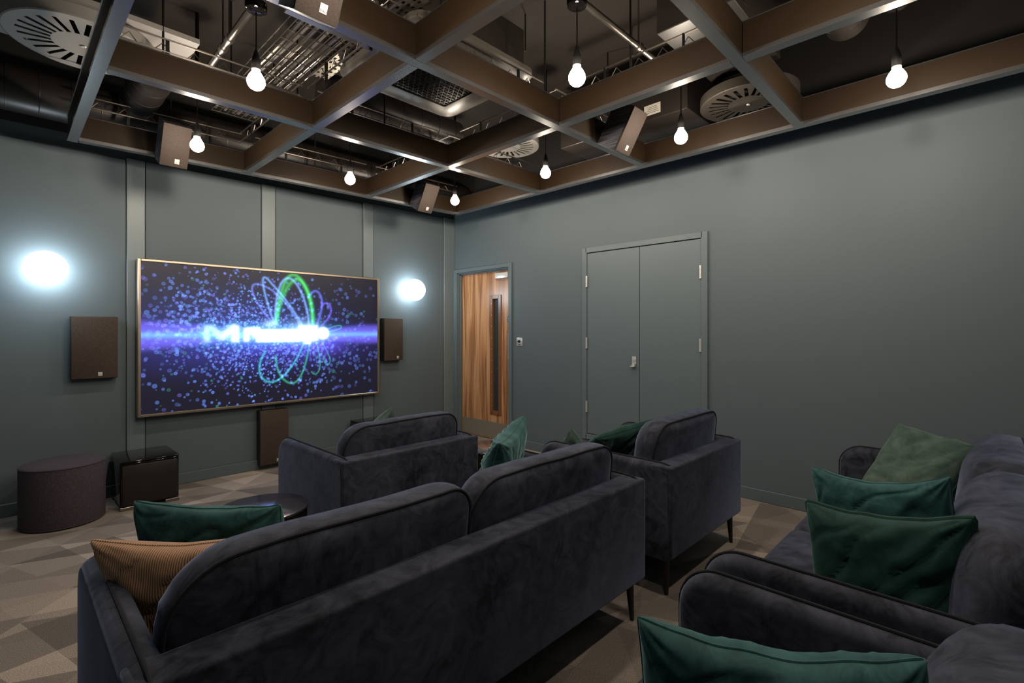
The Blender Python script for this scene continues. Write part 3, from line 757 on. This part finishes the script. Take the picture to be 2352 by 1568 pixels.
t = thing('air_box', 'dark duct box with a paper label beside the right swirl vent', 'duct', (3.60, 2.05, 2.86))
G().box(-0.28, 0.32, -0.52, 0.60, 0, 0.34, 0.004, 1).build('box_shell', M['service'], t)
lb = G().box(-0.282, -0.2802, -0.32, -0.19, 0.035, 0.11).build('label_sticker', M['paper'], t, label='pale paper label')
g = G()
for k in range(4): g.box(-0.2826, -0.282, -0.31+0.006*k, -0.20-0.008*k, 0.05+k*0.013, 0.0525+k*0.013)
g.build('printed_lines', M['ink'], lb, smooth=0, label='faint printed lines')
t = thing('air_box', 'plain dark duct box above the bulb high on the right', 'duct', (2.75, 1.02, 3.0))
G().box(-0.15, 0.62, -0.07, 0.36, 0, 0.3, 0.004, 1).build('box_shell', M['service'], t)
G().box(-0.02, 0.05, -0.074, -0.07, 0.05, 0.2).build('access_plate', M['service'], t)

# square air cassette
t = thing('air_cassette', 'square ceiling air cassette with a lattice grille in the middle bay', 'air conditioner', (2.0, 2.64, 2.975))
def rrect(h, r, n=6):
    out = []
    for cx, cy, a0 in ((h-r,h-r,0),(-h+r,h-r,PI/2),(-h+r,-h+r,PI),(h-r,-h+r,3*PI/2)):
        for k in range(n+1): a = a0+PI/2*k/n; out.append((cx+r*math.cos(a), cy+r*math.sin(a)))
    return out
def ring_pts(h, r, z): return [(x, y, z) for x, y in rrect(h, r)]
g = G().rings([ring_pts(0.300,0.02,0.05), ring_pts(0.300,0.02,0.004), ring_pts(0.33,0.03,0.0), ring_pts(0.44,0.08,0.006), ring_pts(0.475,0.10,0.022), ring_pts(0.475,0.10,0.05)], True, False, False)
g.build('fascia', mat('cassette_fascia', (0.10,0.088,0.075), 0.4), t)
g = G()
for k in range(-17, 18):
    s = k*0.0345
    for (dx, dy) in ((1,0),(0.5,0.866),(-0.5,0.866)):
        nx, ny = -dy, dx; pts = []
        lo, hi = -1e9, 1e9
        for c0, dc in ((nx*s, dx), (ny*s, dy)):
            if abs(dc) < 1e-6:
                if abs(c0) > 0.299: lo, hi = 1, 0
            else:
                a, b_ = (-0.299-c0)/dc, (0.299-c0)/dc
                lo, hi = max(lo, min(a, b_)), min(hi, max(a, b_))
        if hi-lo > 0.02: g.tube([(nx*s+dx*lo, ny*s+dy*lo, 0.012), (nx*s+dx*hi, ny*s+dy*hi, 0.012)], 0.0028, 4)
g.build('lattice_grille', M['service'], t, label='triangular lattice grille')
G().box(-0.30, 0.30, -0.30, 0.30, 0.045, 0.049).build('filter', M['void'], t)
G().box(-0.41, 0.41, -0.41, 0.41, 0.052, 0.33, 0.01, 2).build('casing', M['service'], t)
for sx in (-1, 1):
    for sy in (-1, 1): G().cyl((sx*0.43, sy*0.40, 0.2), (sx*0.43, sy*0.40, ZC-2.975), 0.005, n=8).build('hanger_rod', M['black'], t)

# conduits
def conduit(path, r, label, clips=()):
    t = thing('steel_conduit', label, 'pipe', path[0])
    a = Vector(path[0])
    G().tube([Vector(p)-a for p in path], r, 14).build('pipe', M['galv'], t)
    for s in clips:
        p = Vector(path[0]).lerp(Vector(path[-1]), s)-a; d = (Vector(path[-1])-a).normalized()
        G().cyl(p-d*0.016, p+d*0.016, r+0.007, n=16).cyl(p, p+Vector((0,0,ZC-path[0][2])), 0.005, n=8).build('pipe_clip', M['galv'], t)
conduit([(0.885,2.66,2.955),(0.90,3.62,2.955)], 0.0185, 'steel pipe slanting down from the rose of the bulb under the cable basket', (0.45, 0.58))
conduit([(2.02,1.475,2.955),(2.78,1.475,2.955)], 0.0175, 'steel pipe running from the rose of the bulb beside the air cassette', (0.72,))
conduit([(3.05,1.52,2.965),(3.02,2.45,2.965)], 0.016, 'thin pipe behind the ceiling speaker over the cupboard', (0.3,))

# cable basket with its cables
t = thing('cable_basket', 'wire basket tray full of cables above the left bays', 'cable tray', (1.08, 2.2, 2.95))
g = G(); BW, BL = 0.30, 1.95
for i in range(7): g.tube([(BW*i/6, 0, 0), (BW*i/6, BL, 0)], 0.0028, 5)
for xx in (0, BW): g.tube([(xx, 0, 0.055), (xx, BL, 0.055)], 0.0028, 5)
for k in range(20):
    y = 0.05+k*0.1; g.tube([(-0.002, y, 0.06), (-0.002, y, -0.003), (BW+0.002, y, -0.003), (BW+0.002, y, 0.06)], 0.0026, 5)
g.build('wire_mesh', M['galv'], t)
for y in (0.35, 1.3):
    G().box(-0.09, BW+0.09, y-0.02, y+0.02, -0.035, -0.006, 0.002, 1).build('support_channel', M['galv'], t)
    for xx in (-0.06, BW+0.06): G().cyl((xx, y, -0.02), (xx, y, ZC-2.95), 0.005, n=8).build('hanger_rod', M['black'], t)
cl = ['grey cable in the wire basket, outermost on the left', 'grey cable in the wire basket, second from the left', 'grey cable in the wire basket, third from the left',
      'grey cable in the wire basket, third from the right', 'grey cable in the wire basket, second from the right', 'grey cable in the wire basket, outermost on the right']
for k in range(6):
    x = 1.105+k*0.05; pts = [(x+0.010*math.sin(k*1.7+s*5), 2.22+s*1.9, 2.962+0.004*math.sin(s*9+k)) for s in np.linspace(0, 1, 14)]
    tag(G().tube(pts, 0.0085 if k % 2 else 0.011, 8).build('cable', M['cable'] if k % 2 else M['galv']), cl[k], 'cable', 'cables in the wire basket')
t = thing('cable_tray', 'narrow perforated steel cable tray over the cross baffle left of the air cassette', 'cable tray', (1.468, 2.15, 3.06))
g = G()
W_, L_ = 0.11, 1.2
for k in range(20):
    y = k*0.06; g.box(0, W_, y, y+0.035, 0, 0.0015)
for xx in (0, 0.03, 0.06, 0.09): g.box(xx, xx+0.014, 0, L_, 0.0002, 0.0013)
g.box(-0.0015, 0, 0, L_, 0, 0.03).box(W_, W_+0.0015, 0, L_, 0, 0.03)
g.build('tray', M['dull_steel'], t, smooth=0)
for y in (0.2, 1.0): G().cyl((W_/2, y, 0), (W_/2, y, ZC-3.06), 0.005, n=8).build('hanger_rod', M['black'], t)

# ------------------------------------------------------------------ upholstered seats
def arm_outline(e, ytop=0.86, ztop=0.650, R_=0.115, z0=0.185, yr=0.012):
    cy, cz, r = ytop-R_, ztop-R_, R_-e
    pts = [(yr, z0), (ytop-e-0.004, z0), (ytop-e, z0+0.03)]
    for k in range(11):
        a = PI/2*k/10; pts.append((cy+r*math.cos(a), cz+r*math.sin(a)))
    pts += [(0.45, ztop-e), (0.12, ztop-e), (0.05, ztop-e-0.002), (yr+0.008, ztop-e-0.012)]
    return pts
def make_arm(parent, x0, x1):
    xc, T2 = (x0+x1)/2, (x1-x0)/2
    rings = []
    for t_ in (-1,-0.97,-0.9,-0.76,-0.55,-0.28,0,0.28,0.55,0.76,0.9,0.97,1):
        e = 0.036*(1-math.sqrt(max(0, 1-t_*t_)))
        rings.append([(xc+t_*T2, y, z) for y, z in arm_outline(e)])
    a = G().rings(rings).build('arm', M['navy'], parent, smooth=50)
    p = [(xc, y, z) for y, z in arm_outline(-0.0015)][1:]
    G().tube(p+[(xc*1.0, 0.012, 0.60)], 0.0052, 8).build('piping', M['piping'], a, label='dark corded piping')
def cushion_outline(w, h, rt, rb, e=0.0, n=9):
    pts = []
    for cx, cz, r, a0 in ((w/2-rt[0], h-rt[0], rt[0], 0), (-w/2+rt[1], h-rt[1], rt[1], PI/2), (-w/2+rb, rb, rb, PI), (w/2-rb, rb, rb, 3*PI/2)):
        m = n
        for k in range(m+1):
            a = a0+PI/2*k/m; pts.append((cx+(r-e)*math.cos(a), cz+(r-e)*math.sin(a)))
    # subdivide long edges
    out = []
    for i in range(len(pts)):
        p, q = pts[i], pts[(i+1) % len(pts)]; d = math.dist(p, q); m = max(1, int(d/0.03))
        for k in range(m): out.append((p[0]+(q[0]-p[0])*k/m, p[1]+(q[1]-p[1])*k/m))
    return out
def make_back_cushion(parent, xc, w, seed, h=0.385, th=0.085):
    """boxed cushion with puffed faces and corded edges; leans on the back"""
    rt, rb = (0.085, 0.145), 0.05
    O = cushion_outline(w, h, rt, rb); cz = h*0.48; n = len(O); rings = []
    tilt = Matrix.Translation((xc, 0.160, 0.432)) @ Matrix.Rotation(math.radians(6), 4, 'X')
    def wob(p, amp):
        v = Vector((p[0]*5+seed*3.1, p[1]*9, p[2]*5)); return amp*noise.noise(v)
    per = [0.0]
    for i in range(1, n): per.append(per[-1]+math.dist(O[i-1], O[i]))
    def ring(s, y, out, gather):
        R_ = []
        for i, (x, z) in enumerate(O):
            px, pz = x*s, cz+(z-cz)*s
            dx, dz = x, z-cz; l = math.hypot(dx, dz); dx, dz = dx/l, dz/l
            ripple = gather*math.sin(per[i]*150+3*noise.noise(Vector((per[i]*3, seed, 0))))*(0.35+0.65*min(1, abs(noise.noise(Vector((per[i]*2.3, seed*2, 5))))*2.2))
            o_ = out+ripple
            sagz = 0.012*noise.noise(Vector((px*3.4, seed*5.0, 1)))*max(0, pz/h)
            R_.append((px+dx*o_, y, pz+dz*o_+sagz))
        return R_
    fb = 0.105
    face = [(0.03,1.0),(0.25,0.985),(0.5,0.92),(0.68,0.80),(0.81,0.63),(0.90,0.44),(0.955,0.26),(0.988,0.10)]
    for s, b_ in face: rings.append([(p[0], p[1]+wob(p, 0.007)*b_, p[2]) for p in ring(s, th+fb*b_, 0, 0)])
    rings.append(ring(1.0, th, 0.0, 0))
    for y, o_ in ((0.93,0.004),(0.75,0.007),(0.5,0.010),(0.25,0.009),(0.07,0.005)): rings.append(ring(1.0, th*y, o_, 0.0030))
    rings.append(ring(1.0, 0, 0.0, 0))
    for s, b_ in reversed(face): rings.append([(p[0], p[1]+wob(p, 0.008)*b_, p[2]) for p in ring(s, -0.034*b_, 0, 0)])
    g = G().rings(rings); g.v = [tuple(tilt @ Vector(p)) for p in g.v]
    c = g.build('back_cushion', M['navy'], parent, smooth=75)
    for y in (0.0,):
        R_ = [tuple(tilt @ Vector((p[0], p[1], p[2]))) for p in ring(1.0, y, 0.003, 0)]
        G().tube(R_, 0.0055, 7, closed=True).build('piping', M['piping'], c, label='dark corded piping')
    return c
def make_seat(name, label, cat, x0, x1, y0, ncush, group, seed, ch=0.385):
    W = x1-x0; t = thing(name, label, cat, ((x0+x1)/2, y0, 0), 0, group)
    h = W/2; AT = 0.080
    G().box(-h+0.004, h-0.004, 0, 0.112, 0.190, 0.643, 0.012, 3).build('backrest', M['navy'], t, smooth=40)
    make_arm(t, -h, -h+AT); make_arm(t, h-AT, h)
    G().box(-h+0.05, h-0.05, 0.05, 0.845, 0.188, 0.30, 0.012, 2).build('seat_base', M['navy'], t)
    iw = W-2*AT
    for k in range(ncush):
        a = -iw/2+iw*k/ncush; b_ = a+iw/ncush
        g = G().box(a+0.003, b_-0.003, 0.115, 0.87, 0.30, 0.440, 0.045, 4)
        g.build('seat_cushion', M['navy'], t, smooth=60)
        make_back_cushion(t, (a+b_)/2, iw/ncush+(-0.010 if ncush > 1 else 0.0), seed+k, ch)
    for sx in (-1, 1):
        for sy in (0.055, 0.80):
            G().cyl((sx*(h-0.055), sy, 0.190), (sx*(h-0.045), sy+(-0.008 if sy < 0.4 else 0.008), 0), 0.020, 0.0095, 14).build('leg', M['leg'], t, label='slim dark tapered leg')
    return t
make_seat('sofa', 'long navy velvet sofa seen from behind with two back cushions, in front of the viewer', 'sofa', 0.155, 2.035, 1.130, 2, 'navy velvet seats', 1, 0.362)
make_seat('armchair', 'navy velvet armchair seen from behind, closest to the screen', 'armchair', 1.195, 2.125, 2.360, 1, 'navy velvet seats', 4, 0.352)
make_seat('armchair', 'navy velvet armchair seen from behind, in front of the cupboard doors', 'armchair', 2.255, 3.190, 1.120, 1, 'navy velvet seats', 7)
make_seat('sofa', 'navy velvet sofa along the right side holding three green cushions', 'sofa', 1.485, 3.450, -0.215, 2, 'navy velvet seats', 9)
make_seat('armchair', 'navy velvet armchair in the bottom right corner beside the cushioned sofa', 'armchair', 0.455, 1.400, -0.215, 1, 'navy velvet seats', 12, 0.340)

# ------------------------------------------------------------------ scatter cushions
def pillow(label, P1, P2, up, h, m, thick=0.15, w=None, pleats=False, piping=None, chop=0.02, seed=0, group='green velvet scatter cushions', tagtab=False, cat='cushion', skew=0.0):
    """P1, P2: the two upper corners in the room, left and right; up: the way the cushion leans"""
    P1, P2 = Vector(P1), Vector(P2); X = (P2-P1).normalized(); w = w or (P2-P1).length
    U = Vector(up); U = (U-X*U.dot(X)).normalized(); Yv = U.cross(X)
    C_ = (P1+P2)/2-U*(h/2)
    R_ = Matrix((X, Yv, U)).transposed().to_4x4()
    NG = 56 if pleats else 40
    def surf(u, v, side):
        ex = 1-0.055*(1-v*v)*abs(u)**2; ez = 1-0.055*(1-u*u)*abs(v)**2
        x = w/2*u*ex; z = h/2*v*ez
        t_ = thick/2*max(0.0, (1-u**2)*(1-v**2))**0.31
        q = Vector((u*2.1+seed*7.3, v*2.1, seed*1.7+side))
        t_ *= 1+0.20*noise.noise(q)
        rim = max(abs(u), abs(v))
        t_ += 0.006*noise.noise(Vector((u*4+seed, v*4-seed, side*3.0)))*(1-rim**6)
        cw = noise.noise(Vector((u*0.7+v*0.6+seed*3.3, (u-v)*1.5, side*2.0+seed)))
        t_ -= 0.014*math.exp(-(cw/0.06)**2)*(1-rim**4)
        ca = math.atan2(1.02-abs(v), 1.02-abs(u)); cr_ = math.hypot(1-abs(u), 1-abs(v))
        t_ += 0.0045*math.sin(ca*13+seed)*math.exp(-(cr_/0.38)**2)*min(1, cr_*6)
        z -= chop*(1-u*u)**1.2*max(0, v)**2*0.8
        x += skew*(h/2-z)
        z += 0.006*noise.noise(Vector((u*3+seed*2.0, v*2, 9)))*abs(v)
        if pleats and side > 0:
            a = (u+v*0.45)*4.6+0.4*math.sin(v*3)
            f_ = abs((a % 1.0)-0.5); t_ += 0.010*math.exp(-(f_/0.09)**2)*(1-rim**8)
        return (x, side*t_, z)
    vs, fs = [], []; idx = {}
    for side in (1, -1):
        for i in range(NG+1):
            for j in range(NG+1):
                # denser sampling near the rim
                u, v = math.sin(PI/2*(2*i/NG-1)), math.sin(PI/2*(2*j/NG-1))
                edge = i in (0, NG) or j in (0, NG)
                if side < 0 and edge: idx[side, i, j] = idx[1, i, j]; continue
                idx[side, i, j] = len(vs); vs.append(surf(u, v, side))
        for i in range(NG):
            for j in range(NG): fs.append((idx[side,i,j], idx[side,i+1,j], idx[side,i+1,j+1], idx[side,i,j+1]))
    g = Geo(); g.add(vs, fs)
    o = g.build('scatter_cushion', m, None, smooth=80)
    o.matrix_world = Matrix.Translation(C_) @ R_
    tag(o, label, cat, group)
    rim = [surf(math.sin(PI/2*(2*i/NG-1)), -1, 1) for i in range(NG)]+[surf(1, math.sin(PI/2*(2*j/NG-1)), 1) for j in range(NG)]
    rim += [surf(math.sin(PI/2*(1-2*i/NG)), 1, 1) for i in range(NG)]+[surf(-1, math.sin(PI/2*(1-2*j/NG)), 1) for j in range(NG)]
    rim = [(p[0], 0, p[2]) for p in rim]
    keep = [rim[0]]
    for p in rim[1:]:
        if math.dist(p, keep[-1]) > 0.006: keep.append(p)
    if piping: G().tube(keep, 0.0075, 8, closed=True).build('piping', piping, o, label='thick corded edge')
    else: G().tube(keep, 0.0028, 6, closed=True).build('seam', m, o)
    if tagtab: G().box(-w/2+0.004, -w/2+0.02, -0.006, 0.006, h/2-0.03, h/2-0.01, 0.002, 1).build('fabric_tag', M['brown_cushion_tag'], o, label='tiny tan tag')
    return o
pillow('tan corduroy cushion in the left corner of the long sofa', (0.165,1.735,0.75), (0.545,1.415,0.77), (0.05,-0.10,1), 0.42, M['cord'], 0.15, seed=1, chop=0.03, group='corduroy cushion', skew=0.30)
pillow('teal velvet cushion standing in front of the tan corduroy one', (0.284,1.900,0.785), (0.585,1.545,0.785), (0.02,-0.12,1), 0.38, M['teal'], 0.15, pleats=True, seed=2, chop=0.01, skew=0.12)
pillow('teal pleated cushion standing at the far end of the long sofa', (1.50,1.535,0.822), (1.955,1.815,0.850), (0.20,-0.22,1), 0.43, M['teal'], 0.16, pleats=True, seed=3, tagtab=True)
pillow('small green cushion tip showing above the armchair closest to the screen', (1.44,2.76,0.66), (1.79,2.85,0.805), (-0.05,-0.25,1), 0.36, M['sage'], 0.13, seed=4)
pillow('pale green cushion tip beside the left arm of the armchair by the cupboard', (2.46,2.03,0.56), (2.415,1.875,0.69), (-0.25,-0.02,1), 0.22, M['sage'], 0.10, w=0.30, seed=5)
pillow('dark green cushion leaning on the back cushion of the armchair by the cupboard', (2.385,1.640,0.690), (3.00,1.575,0.728), (0,-0.75,0.7), 0.40, M['forest'], 0.13, seed=6, chop=0.0)
pillow('dark green cushion with thick corded edge, closest on the right sofa', (1.80,0.43,0.765), (1.705,0.035,0.840), (-0.06,0.0,1), 0.40, M['forest'], 0.15, piping=M['forest'], seed=7, chop=0.02, skew=-0.12)
pillow('teal cushion standing behind the dark corded cushion on the right sofa', (2.06,0.475,0.812), (2.00,0.095,0.868), (-0.04,0.0,1), 0.40, M['teal'], 0.16, seed=8, pleats=True, chop=0.035)
pillow('olive green cushion tilted against the far arm of the right sofa', (3.20,0.345,0.835), (3.025,0.035,0.795), (0.62,-0.10,0.85), 0.42, M['sage'], 0.15, seed=9, chop=0.0)
pillow('large teal cushion with pleats at the bottom edge of the photo', (0.79,0.455,0.800), (0.99,0.075,0.805), (0.0,0.0,1), 0.40, M['teal'], 0.17, pleats=True, seed=10, chop=0.03)

# ------------------------------------------------------------------ low things on the carpet
t = thing('ottoman', 'round aubergine fabric ottoman at the left by the screen wall', 'ottoman', (0.292, 4.60, 0))
prof = [(0.205,0.0),(0.222,0.008),(0.226,0.03),(0.226,0.39),(0.222,0.404),(0.21,0.412),(0.10,0.416),(0.0,0.417)]
G().lathe(prof, n=64).build('upholstery', M['ottoman'], t)
g = G()
for z in (0.40,): g.tube([(0.2255*math.cos(2*PI*k/64), 0.2255*math.sin(2*PI*k/64), z) for k in range(64)], 0.003, 6, closed=True)
g.tube([(0.224*math.cos(2*PI*k/64), 0.224*math.sin(2*PI*k/64), 0.012) for k in range(64)], 0.003, 6, closed=True)
g.build('seam', M['ottoman'], t)
def subwoofer(x0, x1, y0, y1, label):
    t = thing('subwoofer', label, 'subwoofer', ((x0+x1)/2, (y0+y1)/2, 0), group='black subwoofers')
    w, d = (x1-x0)/2, (y1-y0)/2
    G().box(-w, w, -d+0.012, d, 0.022, 0.345, 0.012, 3).build('cabinet', M['gloss_black'], t)
    G().box(-w+0.012, w-0.012, -d, -d+0.014, 0.035, 0.325, 0.004, 2).build('grille', M['satin_black'], t, label='matt black front grille')
    G().box(-w-0.001, w+0.001, -d+0.002, d+0.001, 0.345, 0.356, 0.005, 3).build('top_panel', M['gloss_black'], t, label='polished black top')
    for sx in (-1, 1):
        for sy in (-1, 1): G().box(sx*(w-0.045)-0.045, sx*(w-0.045)+0.045, sy*(d-0.03)-0.03, sy*(d-0.03)+0.03, 0, 0.024, 0.002, 1).build('foot', M['galv'], t, label='silver foot')
    return t
subwoofer(0.592, 0.955, 4.525, 4.955, 'black subwoofer with polished top beside the ottoman')
subwoofer(2.585, 2.965, 4.50, 4.93, 'black subwoofer behind the armchair closest to the screen')
def drum(x, y, r, h, label):
    t = thing('drum_table', label, 'table', (x, y, 0), group='dark round drum tables')
    G().lathe([(r-0.008,0.0),(r-0.008,h-0.014)], n=56).build('drum', M['satin_black'], t)
    G().lathe([(r-0.004,h-0.014),(r,h-0.011),(r,h-0.002),(r-0.003,h)], n=56).build('table_top', M['table'], t, label='smooth lacquered top')
    return t
drum(0.936, 2.710, 0.222, 0.40, 'dark round drum table between the long sofa and the screen')
drum(2.66, 2.80, 0.222, 0.41, 'dark round drum table between the two armchairs near the door')

# ------------------------------------------------------------------ camera, light, view
cam = bpy.data.cameras.new('camera'); cam.sensor_width = 36; cam.lens = 1137.8/2352*36
cam.shift_y = -(784-759.5)/2352; cam.clip_start = 0.02; cam.clip_end = 50
co_ = bpy.data.objects.new('camera', cam); COL.objects.link(co_)
co_.location = (0, 0, 1.31); co_.rotation_euler = (PI/2, 0, 0)
fx, fy = math.cos(0.771596), math.sin(0.771596)        # heading in the room
co_.rotation_euler.z = math.atan2(fy, fx)-PI/2
SC.camera = co_
w = bpy.data.worlds.new('world'); SC.world = w; w.use_nodes = True
w.node_tree.nodes['Background'].inputs[0].default_value = (0.0,0.0,0.0,1); w.node_tree.nodes['Background'].inputs[1].default_value = 0.0
# dim fill light added beyond the glazed door, from no visible fixture
ld = bpy.data.lights.new('corridor_fill', 'POINT'); ld.energy = 6; ld.color = (0.85,0.92,1.0); ld.shadow_soft_size = 0.1
lo = bpy.data.objects.new('corridor_fill', ld); lo.location = (XR+0.8, 3.6, 2.4); COL.objects.link(lo)
vs_ = SC.view_settings; vs_.view_transform = 'Standard'; vs_.look = 'None'; vs_.exposure = 0.0; vs_.gamma = 1.0; vs_.use_curve_mapping = False
SC.cycles.use_denoising = True; SC.cycles.max_bounces = 8; SC.cycles.sample_clamp_indirect = 4.0
SC.cycles.caustics_reflective = False; SC.cycles.caustics_refractive = False
